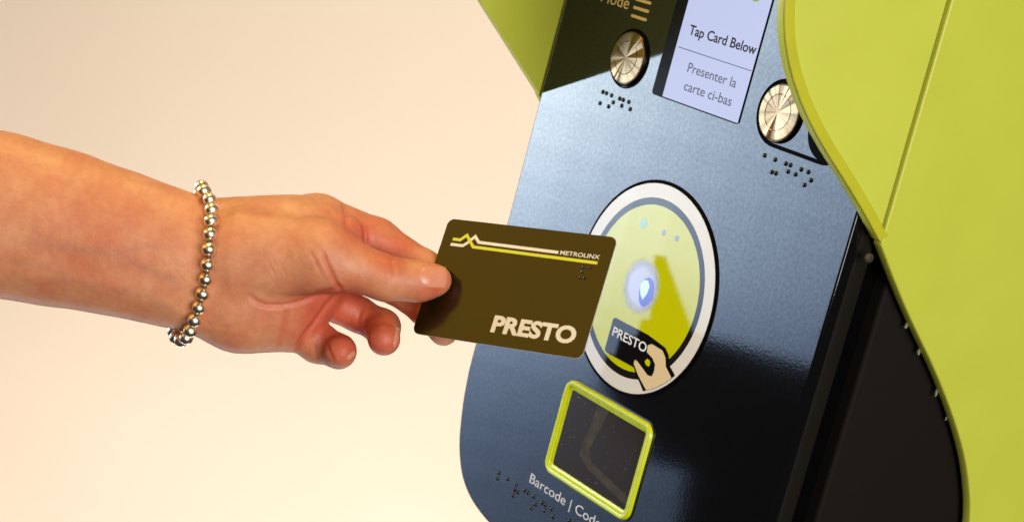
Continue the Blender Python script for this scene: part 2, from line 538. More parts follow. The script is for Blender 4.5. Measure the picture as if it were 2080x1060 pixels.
def lathe(name, prof, m, parent, loc, n=72):
    vs, fs = [], []
    for r, off in prof:
        for i in range(n):
            a = 2 * math.pi * i / n
            vs.append((r / 1000 * math.cos(a), -off / 1000, r / 1000 * math.sin(a)))
    k = len(prof)
    for j in range(k - 1):
        for i in range(n):
            fs.append((j * n + i, j * n + (i + 1) % n, (j + 1) * n + (i + 1) % n, (j + 1) * n + i))
    fs.append(tuple((k - 1) * n + i for i in range(n)))
    o = obj_from(name, vs, fs, m, parent)
    o.location = loc
    return tidy(o)


BTN = [(13.3, 0.0), (13.3, 1.5), (12.9, 1.9), (12.2, 2.05), (8.7, 2.4), (8.5, 2.2), (8.2, 2.2), (8.0, 2.4), (0.12, 2.7)]
b1 = lathe('push_button', BTN, M_btn, T, face_pt(-57.2, 103.0, 0.05))
sweep_ring('button_ring', lambda i: circ(0, 0, 15.2 - i), [(0, 0.02), (0.2, 0.5), (0.7, 0.5), (0.8, 0.02)], M_gasket, b1)
sweep_ring('button_gap', lambda i: circ(0, 0, 14.3 - i), [(0, 0.02), (0, 0.12), (0.95, 0.12), (0.95, 0.02)], M_gasket, b1)
b2 = lathe('push_button', BTN, M_btn, T, face_pt(59.4, 101.9, 0.05))
b3 = lathe('push_button', [(r, o * 0.55) for r, o in BTN], M_gasket, T, face_pt(93.5, 101.4, 0.05))
lathe('button_collar', [(13.9, 0.02), (13.9, 0.9), (13.35, 1.0)], M_gasket, b2, (0, 0, 0))
lathe('button_collar', [(13.9, 0.02), (13.9, 0.9), (13.35, 1.0)], M_gasket, b3, (0, 0, 0))


def stad(i, x0=59.2, x1=91.5, zc=101.8, r=15.9, n=24):
    r = r - i
    p = [(x1 + r * math.cos(a), zc + r * math.sin(a)) for a in np.linspace(-math.pi / 2, math.pi / 2, n)]
    return p + [(x0 + r * math.cos(a), zc + r * math.sin(a)) for a in np.linspace(math.pi / 2, 3 * math.pi / 2, n)]


sweep_ring('button_surround', stad, [(0, 0.01), (0.15, 0.55), (0.8, 0.55), (0.95, 0.10), (1.3, 0.10), (1.45, 0.4), (1.8, 0.4), (1.9, 0.01)], M_gasket, T)

# --- lettering and the three cream bars
lettering('Mode', -92.6, 125.9, 23.6, 6.2, 0.14, M_amber, panel, bold=0.002, thick=0.1)
for z in (123.65, 127.9, 132.1, 136.3):
    prism('menu_bar', rrect(-65.2, -52.2, z - 0.75, z + 0.75, 0.74), 0.01, 0.14, M_amber, panel)
lettering('Barcode | Code', -46.2, -119.1, 62.0, 4.9, 0.14, M_letter, panel, bold=-0.002, ref='B', thick=0.1)

# --- braille
bm = bmesh.new()
bmesh.ops.create_uvsphere(bm, u_segments=10, v_segments=8, radius=1.0)
bmesh.ops.delete(bm, geom=[v for v in bm.verts if v.co.z < -0.05], context='VERTS')
for f in bm.faces:
    f.smooth = True
dome = bpy.data.meshes.new('braille_dot')
for v in bm.verts:
    v.co = Vector((v.co.x * 0.0012, -v.co.z * 0.0009, v.co.y * 0.0012))
bm.normal_update(); bmesh.ops.recalc_face_normals(bm, faces=bm.faces)
bm.to_mesh(dome); bm.free(); dome.materials.append(M_dot)
B1 = [(-71.2, 82.6), (-68.1, 82.6), (-63.7, 82.5), (-71.1, 76.7), (-63.7, 76.7), (-60.9, 79.5), (-56.7, 82.4), (-53.7, 82.4), (-49.0, 82.4), (-53.6, 79.4), (-46.4, 79.3)]
B2 = [(56.2, 81.2), (63.7, 81.1), (71.0, 81.1), (74.1, 81.2), (63.8, 75.3), (66.6, 75.4), (73.8, 78.1), (78.9, 78.1), (81.5, 81.1), (86.3, 81.1), (89.3, 78.1), (86.2, 75.1)]
B3 = [(-72.5, -124.5), (-72.5, -127.6), (-64.1, -124.5), (-56.2, -124.4), (-56.0, -127.5), (-53.1, -127.5), (-56.2, -130.6), (-48.1, -124.4), (-45.1, -124.5), (-39.6, -124.5), (-36.8, -127.5), (-39.3, -130.5), (-31.6, -124.5), (-28.9, -124.6), (-28.5, -127.5), (-23.2, -124.6), (-20.6, -127.6), (-7.5, -124.4), (-4.4, -124.3), (-7.4, -127.4)]
for B in (B1, B2, B3):
    for x, z in B:
        link_mesh('braille_dot', dome, panel, face_pt(x, z, 0))

# --- round target: dark seam, white ring, charcoal ring, lime field
target = sweep_ring('round_target', lambda i: circ(0, 0, 53.2 - i, 128),
                    [(0, 0.01), (0.1, 0.5), (0.4, 0.7), (0.7, 0.35), (1.0, 0.35), (1.2, 0.85), (1.5, 0.85), (1.75, 0.6), (1.85, 0.01)], M_gasket, T)


def annulus(name, r1, r0_, off, m):
    return sweep_ring(name, lambda i: circ(0, 0, r1 - i, 128), [(0, off - 0.3), (0.0, off), (r1 - r0_, off), (r1 - r0_, off - 0.3)], m, target)


annulus('white_ring', 51.4, 44.42, 0.8, M_white)
annulus('charcoal_ring', 44.4, 40.92, 0.8, M_grey)
prism('lime_field', circ(0, 0, 40.9, 128), 0.5, 0.8, M_lime, target)
pc = disc_sheet('pictogram_card', rrect(-15.3, 15.2, -37.6, -19.6, 2.0), 0.90, M_ink, target, 0.08)
lettering('PRESTO', -12.9, -28.3, 27.4, 4.6, 0.96, M_letter, target, bold=0.012, thick=0.04, name='pictogram_lettering')


def clip_r(p, r):
    d = math.hypot(*p)
    return (p[0] * r / d, p[1] * r / d)


# black outline of the pictogram hand, then the hand itself on top
def arcp(a, b2, r, n=8):
    t0, t1 = math.atan2(a[1], a[0]), math.atan2(b2[1], b2[0])
    return [(r * math.cos(t0 + (t1 - t0) * i / n), r * math.sin(t0 + (t1 - t0) * i / n)) for i in range(n + 1)]


hand_o = [(14.2, -19.8), (20, -20.4), (27.6, -21.4), (31.2, -24.0), (33.4, -28.0)] + arcp((41.5, -33.0), (21.0, -47.0), 50.1) + \
         [(12.2, -40.0), (7.3, -36.0), (7.2, -33.3), (9.4, -32.6), (14.2, -34.2)]
disc_sheet('pictogram_outline', hand_o, 0.93, M_ink, target, 0.03)
hand_i = [(15.6, -27.6), (15.0, -24.2), (17.5, -22.8), (26.0, -23.2), (29.4, -25.6), (31.4, -29.5)] + arcp((39.0, -34.5), (23.2, -45.9), 50.0) + \
         [(13.9, -39.9), (8.6, -35.8), (8.7, -33.9), (10.2, -33.8), (15.2, -35.6), (20.4, -37.6), (23.6, -37.2), (24.4, -34.5), (23.6, -31.0), (20.6, -28.9)]
disc_sheet('pictogram_hand', hand_i, 0.99, M_skinprint, target, 0.05)
hole_o = [(15.4, -31.8), (17.4, -29.4), (20.4, -29.9), (22.6, -32.0), (22.6, -35.0), (20.8, -36.0), (18.0, -34.8)]
disc_sheet('pictogram_gap_outline', hole_o, 1.03, M_ink, target, 0.03)
hole = [(15.9, -32.0), (17.2, -30.4), (19.3, -30.6), (20.3, -32.0), (19.7, -33.6), (17.4, -33.4)]
disc_sheet('pictogram_gap', hole, 1.06, M_lime, target, 0.03)

# indicator lamp glowing through the middle of the field: its halo painted on a soft-edged disc, a bright die, a blue rim
M_halo, nt, b = new_mat('indicator_halo')
tc = nt.nodes.new('ShaderNodeTexCoord')
ln = nt.nodes.new('ShaderNodeVectorMath'); ln.operation = 'LENGTH'
nt.links.new(tc.outputs['Object'], ln.inputs[0])
mr = nt.nodes.new('ShaderNodeMapRange'); mr.interpolation_type = 'SMOOTHSTEP'
mr.inputs['From Min'].default_value = 0.0149; mr.inputs['From Max'].default_value = 0.0075
mr.inputs['To Min'].default_value = 0.0; mr.inputs['To Max'].default_value = 0.9
nt.links.new(ln.outputs['Value'], mr.inputs['Value'])
b.inputs['Base Color'].default_value = (0.45, 0.47, 0.62, 1)
b.inputs['Roughness'].default_value = 0.09
b.inputs['Emission Color'].default_value = (0.50, 0.52, 0.68, 1)
b.inputs['Emission Strength'].default_value = 0.20
nt.links.new(mr.outputs['Result'], b.inputs['Alpha'])
halo = prism('indicator_halo', circ(0, 0, 15.0, 64), -0.02, 0.0, M_halo, target)
halo.location = face_pt(-1.5, 0.5, 0.86)
rng = random.Random(3)
disc_sheet('indicator_lens', [(3.4 + 5.4 * math.cos(a) * (1 + rng.uniform(-.08, .08)), -0.8 + 7.2 * math.sin(a) * (1 + rng.uniform(-.08, .08))) for a in np.linspace(0, 2 * math.pi, 22)[:-1]],
           0.92, M_led2, target, 0.03)
disc_sheet('indicator_die', [(-2.0, 1.6), (-0.4, 4.0), (2.4, 4.6), (4.6, 2.2), (4.2, -1.6), (2.2, -5.2), (0.2, -3.8), (-1.6, -1.4)],
           0.96, M_led, target, 0.03)

# three small status lights in a row above it
for x_, r_, m_ in ((-12.3, 2.6, emis('status_green', (0.42, 0.85, 0.45), 0.45)), (4.0, 1.5, emis('status_violet', (0.50, 0.48, 0.66), 0.35)), (14.2, 1.5, emis('status_violet_dim', (0.50, 0.50, 0.60), 0.32))):
    disc_sheet('status_light', circ(x_, 29.3, r_, 20), 0.86, m_, target, 0.04)

# --- barcode window


def brr(i):
    return rrect(-36.6 + i, 35.4 - i, -108.4 + i, -58.4 - i, max(0.6, 6.4 - i))


bw = sweep_ring('barcode_window', brr, [(0, 0.01), (0.2, 1.6), (0.8, 2.2), (2.2, 2.3), (3.0, 1.9), (3.5, 1.0), (4.6, 0.9), (5.0, 0.6), (5.1, 0.01)], M_frame, T)
prism('scanner_pane', brr(5.05), 0.02, 0.4, M_pane, bw)
M_panereflect = mat('reflection_brown', (0.060, 0.047, 0.033), 0.5, ior=1.15, noise=0.3, nscale=200)  # frame's reflection in the pane, laid on as a lighter brown shape
prism('pane_reflection', [(-9.5, -63.8), (0, -63.8), (-6.8, -86), (-3.5, -91.0), (30.2, -96.5), (30.2, -101.0), (-6, -95.0), (-13.2, -91.5), (-13, -84)], 0.3, 0.44, M_panereflect, bw)
sweep_ring('window_seal', lambda i: rrect(-37.6 + i, 36.4 - i, -109.4 + i, -57.4 - i, 7.4 - i), [(0, 0.01), (0.1, 0.35), (0.9, 0.35), (1.0, 0.01)], M_seam, bw)

# --- lime hood: two wings in front, one cheek each side
R_ = 53.5


def plate(name, pts3, thick_vec, m, edge_m, parent, bevel=0.8):
    """flat plate from a 3-D outline in metres (x, Y, z local), thickened along thick_vec"""
    n = len(pts3)
    vs = [Vector(p) for p in pts3] + [Vector(p) + Vector(thick_vec) for p in pts3]
    fs = [list(range(n)), list(range(2 * n - 1, n - 1, -1))]
    fs += [(i, i + n, (i + 1) % n + n, (i + 1) % n) for i in range(n)]
    o = obj_from(name, vs, fs, m, parent)
    return tidy(o, bevel / 1000, 3, angle=50)


def smooth_poly(p, it=2):
    for _ in range(it):
        q = [p[0]]
        for a, b2 in zip(p[:-1], p[1:]):
            q.append(tuple(0.75 * u + 0.25 * w for u, w in zip(a, b2)))
            q.append(tuple(0.25 * u + 0.75 * w for u, w in zip(a, b2)))
        q.append(p[-1]); p = q
    return p


def hp(x, yd, zin):
    return (x * R_ / 1000, zin * R_ / 1000, -yd * R_ / 1000)


# right wing (outer face towards the camera); edge in the plane leaning slightly inward
KR = 0.15
edge = smooth_poly([(-1.17, 0.165), (-1.45, -0.15), (-1.97, -0.82), (-2.41, -1.18), (-2.84, -1.35), (-3.4, -1.40), (-4.6, -1.40)])
rw = [hp(2.42 + KR * (z - 0.1), y, z) for y, z in edge] + [hp(2.42, -4.6, 0.13)]
plate('hood_wing', rw, (-0.0045, 0, 0), M_hood, M_hoodedge, T, 1.2)
# rolled trim along the wing's edge
e2 = [np.array(p) for p in edge]
inner = []
for i, p in enumerate(e2):
    d_ = e2[min(i + 1, len(e2) - 1)] - e2[max(i - 1, 0)]
    d_ /= np.linalg.norm(d_)
    nn_ = np.array([-d_[1], d_[0]])
    if nn_[1] < 0:
        nn_ = -nn_
    inner.append(p + nn_ * 0.085)
trim = e2 + inner[::-1]
plate('hood_trim', [hp(2.4225 + KR * (z - 0.1), y, z) for y, z in trim], (0.0011, 0, 0), M_hoodedge, None, T, 0.45)
# right cheek, parted from the wing by a narrow groove
curve = smooth_poly([(-1.14, 0.22), (-0.86, 0.50), (-0.56, 0.82), (-0.12, 1.34), (0.34, 1.80), (0.74, 2.12), (1.2, 2.36), (1.9, 2.5), (2.9, 2.55)])
ck = [hp(2.425, y, z) for y, z in curve] + [hp(2.425, 2.9, 4.4), hp(2.425, -4.6, 4.4), hp(2.425, -4.6, 0.185), hp(2.425, -1.18, 0.215)]
plate('hood_cheek', ck, (-0.0058, 0, 0), M_hood, M_hoodedge, T, 1.0)
# strip closing the groove from inside, its lime darkened as the groove's shade
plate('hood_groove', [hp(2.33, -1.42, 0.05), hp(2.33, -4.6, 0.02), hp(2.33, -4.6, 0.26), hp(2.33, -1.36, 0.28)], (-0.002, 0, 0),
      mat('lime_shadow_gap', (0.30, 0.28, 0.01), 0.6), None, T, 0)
rng = random.Random(5)
for k, t in enumerate((6, 8, 11, 13)):
    i = int(t); y, z = curve[i + 4]
    c = hp(2.325, y + 0.01, z - 0.012)
    s = 0.0017 if k < 3 else 0.0009
    poly = [(c[0], c[1] + s * rng.uniform(.5, 1) * math.cos(a) * 0.7, c[2] + s * rng.uniform(.7, 1.4) * math.sin(a)) for a in np.linspace(0, 2 * math.pi, 8)[:-1]]
    plate('paint_chip', poly, (0.0006, 0, 0), M_chip, None, T, 0)
# screw at the wing's foot
sc = lathe('hood_screw', [(2.2, 0.0), (2.2, 0.5), (1.7, 0.9), (0.9, 1.0), (0.8, 0.7), (0.3, 0.7)], M_screw, T, hp(2.405, -1.02, 0.14), 20)
sc.rotation_euler = (0, 0, math.radians(75))
# left wing, seen from inside
edgeL = smooth_poly([(-1.303, 0.0), (-1.303 - 0.626 * 0.7, -0.7), (-1.303 - 0.626 * 1.5, -1.5), (-2.36, -1.62), (-2.8, -1.72), (-3.4, -1.76), (-4.6, -1.76)], 2)
lw = [hp(-2.298 - 0.356 * z, y, z) for y, z in edgeL] + [hp(-2.298, -4.6, 0.0)]
plate('hood_wing', lw, (-0.0045, 0.0, 0), M_hood, M_hoodedge, T, 0.6)
curveL = [(-1.30, 0.03), (-0.86, 0.50), (-0.56, 0.82), (-0.12, 1.34), (0.34, 1.80), (0.74, 2.12), (1.2, 2.36), (1.9, 2.5), (2.9, 2.55)]
ckL = [hp(-2.36, y, z) for y, z in smooth_poly(curveL)] + [hp(-2.36, 2.9, 4.4), hp(-2.36, -4.6, 4.4), hp(-2.36, -4.6, 0.03)]
plate('hood_cheek', ckL, (-0.0045, 0, 0), M_hood, M_hoodedge, T, 0.6)

# ------------------------------------------------------------------ the travel card
RCARD = np.array([[0.83529804, -0.28770006, 0.46851452], [0.10400785, 0.91945936, 0.37917919], [-0.53986993, -0.26799844, 0.79794567]])
TCARD = np.array([0.0003, 0.0106, 0.8334])
CARD = thing('travel_card', 'dark brown travel card with white and lime stripes pinched between thumb and fingers', 'card')
mw = Matrix.Identity(4)
mw.col[0][:3] = c2wdir(RCARD[:, 0]); mw.col[2][:3] = c2wdir(-RCARD[:, 1]); mw.col[1][:3] = c2wdir(RCARD[:, 2]); mw.col[3][:3] = c2w(TCARD)
CARD.matrix_world = mw
prism('card_body', rrect(-42.8, 42.8, -26.99, 26.99, 3.3, 8), -0.76, 0.0, M_card, CARD, bevel=0.12, seg=2)
prism('card_edge_glare', rrect(-42.86, 42.86, -27.05, 27.05, 3.35, 8), -0.60, -0.16, M_cardedge, CARD)  # pale rim layer with the edge's glare put into its colour


def stroke(name, pts, w, m, off, parent):
    P = [np.array(p, float) for p in pts]
    L, Rr = [], []
    for i, p in enumerate(P):
        d0 = P[i] - P[i - 1] if i else P[1] - P[0]
        d1 = P[i + 1] - P[i] if i < len(P) - 1 else d0
        d0 = d0 / np.linalg.norm(d0); d1 = d1 / np.linalg.norm(d1)
        n0 = np.array([-d0[1], d0[0]]); n1 = np.array([-d1[1], d1[0]])
        mm = (n0 + n1); mm /= np.linalg.norm(mm); mm /= max(0.5, mm @ n0)
        L.append(p + mm * w / 2); Rr.append(p - mm * w / 2)
    poly = [tuple(p) for p in L] + [tuple(p) for p in reversed(Rr)]
    n = len(L)
    vs = [face_pt(x, z, off) for x, z in poly] + [face_pt(x, z, off - 0.04) for x, z in poly]
    fs = [(i, i + 1, 2 * n - 2 - i, 2 * n - 1 - i) for i in range(n - 1)]
    N = 2 * n
    fs += [(i, i + N, (i + 1) % N + N, (i + 1) % N) for i in range(N)]
    return obj_from(name, vs, fs, m, parent)


stroke('white_stripe', [(-37.6, 15.2), (-31.2, 15.2), (-29.6, 16.4), (-26.3, 20.1), (-23.6, 17.6), (17.0, 17.35)], 1.35, M_cardwhite, 0.05, CARD)
stroke('lime_stripe', [(-37.3, 17.7), (-33.4, 17.7), (-30.7, 20.2), (-25.7, 15.2), (37.0, 14.75)], 1.35, M_cardlime, 0.06, CARD)
lettering('METROLINX', 18.0, 16.55, 19.3, 1.85, 0.05, M_cardwhite, CARD, bold=0.012, thick=0.03)
lettering('PRESTO', -4.1, -21.0, 41.3, 7.3, 0.05, M_cardwhite, CARD, bold=0.042, thick=0.03)
for x, z in ((31.2, 12.6), (34.2, 12.6), (31.3, 10.3), (31.3, 7.9), (33.2, 7.7)):
    o = link_mesh('braille_dot', dome, CARD, face_pt(x, z, 0)); o.scale = (0.75, 0.45, 0.75)
dome_card = dome.copy(); dome_card.materials.clear(); dome_card.materials.append(M_card)
for o in CARD.children:
    if o.name.startswith('braille'):
        o.data = dome_card

# ------------------------------------------------------------------ the arm and hand
# distance field of tapered limbs in camera millimetres, surfaced and kept as one skin


def zcard(px, py):
    d = np.array([(px - CX) / FPX, (py - CY) / FPX, 1.0])
    return 1000 * (RCARD[:, 2] @ TCARD) / (RCARD[:, 2] @ d)


def J(px, py, z):
    return np.array([(px - CX) * z / FPX, (py - CY) * z / FPX, z])


PXMM = 0.2125


class Limb:
    def __init__(s, a, b, ra, rb, sz=1.0):
        s.a, s.b, s.ra, s.rb, s.sz = J(*a), J(*b), ra * PXMM, rb * PXMM, sz

    def d(s, X, Y, Z):
        sc = np.float32(1 / s.sz)
        ax, ay, az = s.a; bx, by, bz = s.b
        vx, vy, vz = bx - ax, by - ay, (bz - az) * sc
        px, py, pz = X - np.float32(ax), Y - np.float32(ay), (Z - np.float32(az)) * sc
        t = np.clip((px * np.float32(vx) + py * np.float32(vy) + pz * np.float32(vz)) / np.float32(vx * vx + vy * vy + vz * vz), 0, 1)
        q = np.sqrt((px - t * np.float32(vx)) ** 2 + (py - t * np.float32(vy)) ** 2 + (pz - t * np.float32(vz)) ** 2)
        return (q - (np.float32(s.ra) + t * np.float32(s.rb - s.ra))) * np.float32(min(1.0, (1 + s.sz) / 2))


def smin(a, b2, k):
    h = np.maximum(k - np.abs(a - b2), 0) / k
    return np.minimum(a, b2) - h * h * k * 0.25


def chain(ls, k):
    def f(X, Y, Z):
        d = ls[0].d(X, Y, Z)
        for l in ls[1:]:
            d = smin(d, l.d(X, Y, Z), k)
        return d
    return f


zt = zcard(884, 570)
f_arm = chain([Limb((-1300, 111, 880), (0, 437, 866), 205, 162, .74), Limb((0, 437, 866), (120, 464, 865), 162, 153, .74), Limb((120, 464, 865), (240, 494, 863), 153, 140, .74), Limb((240, 494, 863), (345, 524, 862), 140, 130, .73), Limb((345, 523, 862), (480, 558, 862), 130, 138, .70)], 8)
f_palm = chain([
    Limb((500, 558, 863), (550, 553, 864), 142, 145, .62),
    Limb((510, 490, 864), (650, 451, 868), 84, 58, .85),
    Limb((500, 550, 866), (665, 525, 873), 88, 58, .85),
    Limb((500, 600, 865), (640, 592, 873), 82, 58, .85),
    Limb((500, 630, 862), (590, 655, 868), 78, 60, .85)], 8)
f_thumb = chain([
    Limb((500, 520, 852), (655, 520, 845), 98, 72, .80),
    Limb((655, 520, 844), (785, 565, zt - 9.5), 66, 41, .95),
    Limb((785, 565, zt - 9.5), (850, 571, zt - 7.6), 41, 36, .95),
    Limb((850, 571, zt - 7.6), (886, 569, zt - 6.2), 36, 31, .85)], 6)
f_web = chain([Limb((600, 470, 856), (700, 478, 859), 60, 40, .8)], 4)
zi = zcard(925, 580) + 9.8
f_index = chain([Limb((640, 450, 869), (765, 490, 872), 58, 47), Limb((765, 490, 872), (860, 544, 868), 47, 37), Limb((860, 544, 868), (930, 590, zi), 37, 30)], 3)
zm = zcard(903, 672) + 10.5
f_middle = chain([Limb((665, 525, 874), (800, 580, 878), 52, 36), Limb((800, 580, 878), (865, 631, 870), 36, 31), Limb((865, 631, 870), (901, 672, zm), 31, 30)], 3)
f_ring = chain([Limb((640, 594, 874), (728, 638, 880), 49, 36), Limb((728, 638, 880), (777, 664, 874), 36, 35), Limb((776, 664, 874), (780, 689, 858), 37, 33)], 2.5)
f_pinky = chain([Limb((592, 654, 868), (645, 695, 870), 52, 42), Limb((645, 695, 870), (688, 713, 866), 41, 34), Limb((688, 713, 866), (692, 714, 853), 34, 32)], 2.5)


def SDF(X, Y, Z):
    hand = smin(f_arm(X, Y, Z), f_palm(X, Y, Z), 9)
    hand = smin(hand, f_web(X, Y, Z), 8)
    hand = smin(hand, f_thumb(X, Y, Z), 3.2)
    fg = smin(f_index(X, Y, Z), f_middle(X, Y, Z), .8)
    fg = smin(fg, f_ring(X, Y, Z), .8)
    fg = smin(fg, f_pinky(X, Y, Z), .8)
    return smin(hand, fg, 1.5)


gx = np.concatenate([np.arange(-540, -152, 3.5), np.arange(-152, -14, 0.62)]).astype(np.float32)
gy = np.concatenate([np.arange(-175, -36, 3.0), np.arange(-36, 52, 0.62)]).astype(np.float32)
gz = np.concatenate([np.arange(820, 892, 0.75), np.arange(892, 935, 2.5)]).astype(np.float32)
nx, ny, nz = len(gx), len(gy), len(gz)
V = np.empty((nx, ny, nz), np.float32)
for i0 in range(0, nx, 24):
    X, Y, Z = np.meshgrid(gx[i0:i0 + 24], gy, gz, indexing='ij')
    V[i0:i0 + 24] = SDF(X, Y, Z)
S = V < 0
# surface nets
c = S[:-1, :-1, :-1].astype(np.int8)
tot = np.zeros_like(c)
for a in (0, 1):
    for b2 in (0, 1):
        for d in (0, 1):
            tot += S[a:nx - 1 + a, b2:ny - 1 + b2, d:nz - 1 + d]
act = (tot > 0) & (tot < 8)
idx = -np.ones(act.shape, np.int64)
ii, jj, kk = np.nonzero(act)
idx[ii, jj, kk] = np.arange(len(ii))
acc = np.zeros((len(ii), 3)); cnt = np.zeros(len(ii))
corners = [(a, b2, d) for a in (0, 1) for b2 in (0, 1) for d in (0, 1)]
G = (gx, gy, gz)
for a in corners:
    for ax in range(3):
        if a[ax] == 0:
            e = list(a); e[ax] = 1
            va = V[ii + a[0], jj + a[1], kk + a[2]]; vb = V[ii + e[0], jj + e[1], kk + e[2]]
            mk = (va < 0) != (vb < 0)
            t = np.where(mk, va / np.where(mk, va - vb, 1), 0)
            pa = np.stack([gx[ii + a[0]], gy[jj + a[1]], gz[kk + a[2]]], 1).astype(float)
            pb = np.stack([gx[ii + e[0]], gy[jj + e[1]], gz[kk + e[2]]], 1).astype(float)
            acc += np.where(mk[:, None], pa + (pb - pa) * t[:, None], 0); cnt += mk
PV = acc / cnt[:, None]
quads = []
for ax in range(3):
    sl0 = [slice(1, -1)] * 3; sl1 = [slice(1, -1)] * 3
    sl0[ax] = slice(0, -1); sl1[ax] = slice(1, None)
    A, B = S[tuple(sl0)], S[tuple(sl1)]
    e = np.argwhere(A != B)
    off = np.array([1, 1, 1]); off[ax] = 0
    e = e + off
    u, w = [(1, 2), (2, 0), (0, 1)][ax]
    du = np.zeros(3, int); du[u] = 1
    dw = np.zeros(3, int); dw[w] = 1
    q = np.stack([idx[tuple((e - du - dw).T)], idx[tuple((e - dw).T)], idx[tuple(e.T)], idx[tuple((e - du).T)]], 1)
    inside = S[tuple(e.T)]
    q[inside] = q[inside][:, ::-1]
    quads.append(q)
Q = np.concatenate(quads)


def grad(P, h=0.25):
    P = P.astype(np.float32); g = np.zeros_like(P)
    for a in range(3):
        o = np.zeros(3, np.float32); o[a] = h
        A = P + o; B = P - o
        g[:, a] = (SDF(A[:, 0], A[:, 1], A[:, 2]) - SDF(B[:, 0], B[:, 1], B[:, 2])) / (2 * h)
    return g


for _ in range(2):
    g = grad(PV); dd = SDF(*PV.astype(np.float32).T)
    PV = PV - 0.9 * g * (dd / np.maximum((g * g).sum(1), 0.2))[:, None]
NV = grad(PV); NV /= np.linalg.norm(NV, axis=1)[:, None] + 1e-9
PX = PV[:, 0] / PV[:, 2] * FPX + CX
PY = PV[:, 1] / PV[:, 2] * FPX + CY
vdir = PV / np.linalg.norm(PV, axis=1)[:, None]
front = np.clip(-(NV * vdir).sum(1) * 3, 0, 1)


def seg_dist(px, py, pts):
    d = np.full(px.shape, 1e9); tt = np.zeros(px.shape); n = len(pts) - 1
    for i, ((ax, ay), (bx, by)) in enumerate(zip(pts[:-1], pts[1:])):
        vx, vy = bx - ax, by - ay
        t = np.clip(((px - ax) * vx + (py - ay) * vy) / (vx * vx + vy * vy), 0, 1)
        q = np.hypot(px - ax - t * vx, py - ay - t * vy)
        tt = np.where(q < d, (i + t) / n, tt); d = np.minimum(d, q)
    return d, tt


# creases of the skin: (polyline, depth mm, half width px, z range)
CRE = [
    ([(505, 600), (520, 612), (540, 620), (575, 620), (610, 612), (650, 597), (690, 583)], 0.9, 4.5, (0, 900)),
    ([(652, 505), (668, 545), (684, 578), (696, 590)], 0.9, 4.0, (0, 864)),
    ([(628, 507), (640, 530), (655, 560)], 0.35, 3.5, (0, 864)),
    ([(585, 622), (580, 650), (572, 680), (560, 705)], 0.8, 5.0, (0, 900)),
    ([(690, 592), (665, 620), (640, 655), (612, 690), (594, 716)], 1.3, 4.5, (0, 900)),
    ([(664, 418), (676, 440), (690, 462)], 0.30, 3.5, (0, 900)),
    ([(694, 408), (702, 440), (702, 470)], 0.8, 3.5, (0, 900)),
    ([(738, 452), (742, 476), (743, 495)], 0.8, 4.0, (0, 900)),
    ([(793, 532), (797, 545), (798, 560)], 0.45, 4.0, (0, 862)),
    ([(812, 532), (814, 545), (813, 562)], 0.3, 3.5, (0, 862)),
    ([(540, 525), (552, 545), (560, 560)], 0.18, 2.5, (0, 900)),
    ([(548, 520), (558, 535), (566, 548)], 0.15, 2.2, (0, 900)),
    ([(565, 530), (575, 548), (580, 560)], 0.13, 2.2, (0, 900)),
    ([(664, 693), (668, 712), (676, 730), (684, 745)], 0.6, 3.5, (0, 900)),
    ([(640, 700), (642, 720), (645, 738)], 0.45, 3.5, (0, 900)),
    ([(735, 622), (728, 648), (727, 672)], 0.6, 4.0, (0, 900)),
    ([(748, 640), (735, 660), (730, 690)], 0.4, 4.0, (0, 900)),
    ([(400, 640), (430, 660), (470, 668)], 0.15, 4.0, (0, 900)),
]
disp = np.zeros(len(PV)); crease_red = np.zeros(len(PV))
for pts, dep, wd, (z0, z1) in CRE:
    d, t = seg_dist(PX, PY, pts)
    fall = np.clip(np.minimum(t, 1 - t) * 5 + 0.25, 0, 1)
    dep *= 0.75
    disp -= dep * np.exp(-(d / wd) ** 2) * fall * front * ((PV[:, 2] > z0) & (PV[:, 2] < z1))
    crease_red = np.maximum(crease_red, min(1, dep * 1.2) * np.exp(-(d / (1.5 * wd)) ** 2) * fall * front * ((PV[:, 2] > z0) & (PV[:, 2] < z1)))
    disp += 0.25 * dep * np.exp(-((d - 2.4 * wd) / (1.3 * wd)) ** 2) * fall * front * ((PV[:, 2] > z0) & (PV[:, 2] < z1))
# gentle unevenness: tendons and flesh
disp += 0.18 * np.sin(PX * 0.021 + 1.0) * np.sin(PY * 0.027 + PX * 0.008) * np.exp(-((PX - 480) / 260) ** 2)
disp += 0.1 * np.sin(PX * 0.011 + PY * 0.017)
# tendon ridge on wrist
d, t = seg_dist(PX, PY, [(60, 560), (250, 590), (380, 640)])
disp += 0.55 * np.exp(-(d / 16) ** 2) * front
d, t = seg_dist(PX, PY, [(80, 520), (250, 545), (400, 590)])
disp -= 0.4 * np.exp(-(d / 20) ** 2) * front
disp *= 1 - np.exp(-(((PX - 879) / 42) ** 4 + ((PY - 562) / 34) ** 4))
PV = PV + NV * disp[:, None]
# (flat again under the thumb nail)
# flushed skin: palm, fingertips, knuckle folds


def blob(cx, cy, r):
    return np.exp(-(((PX - cx) / r) ** 2 + ((PY - cy) / r) ** 2))


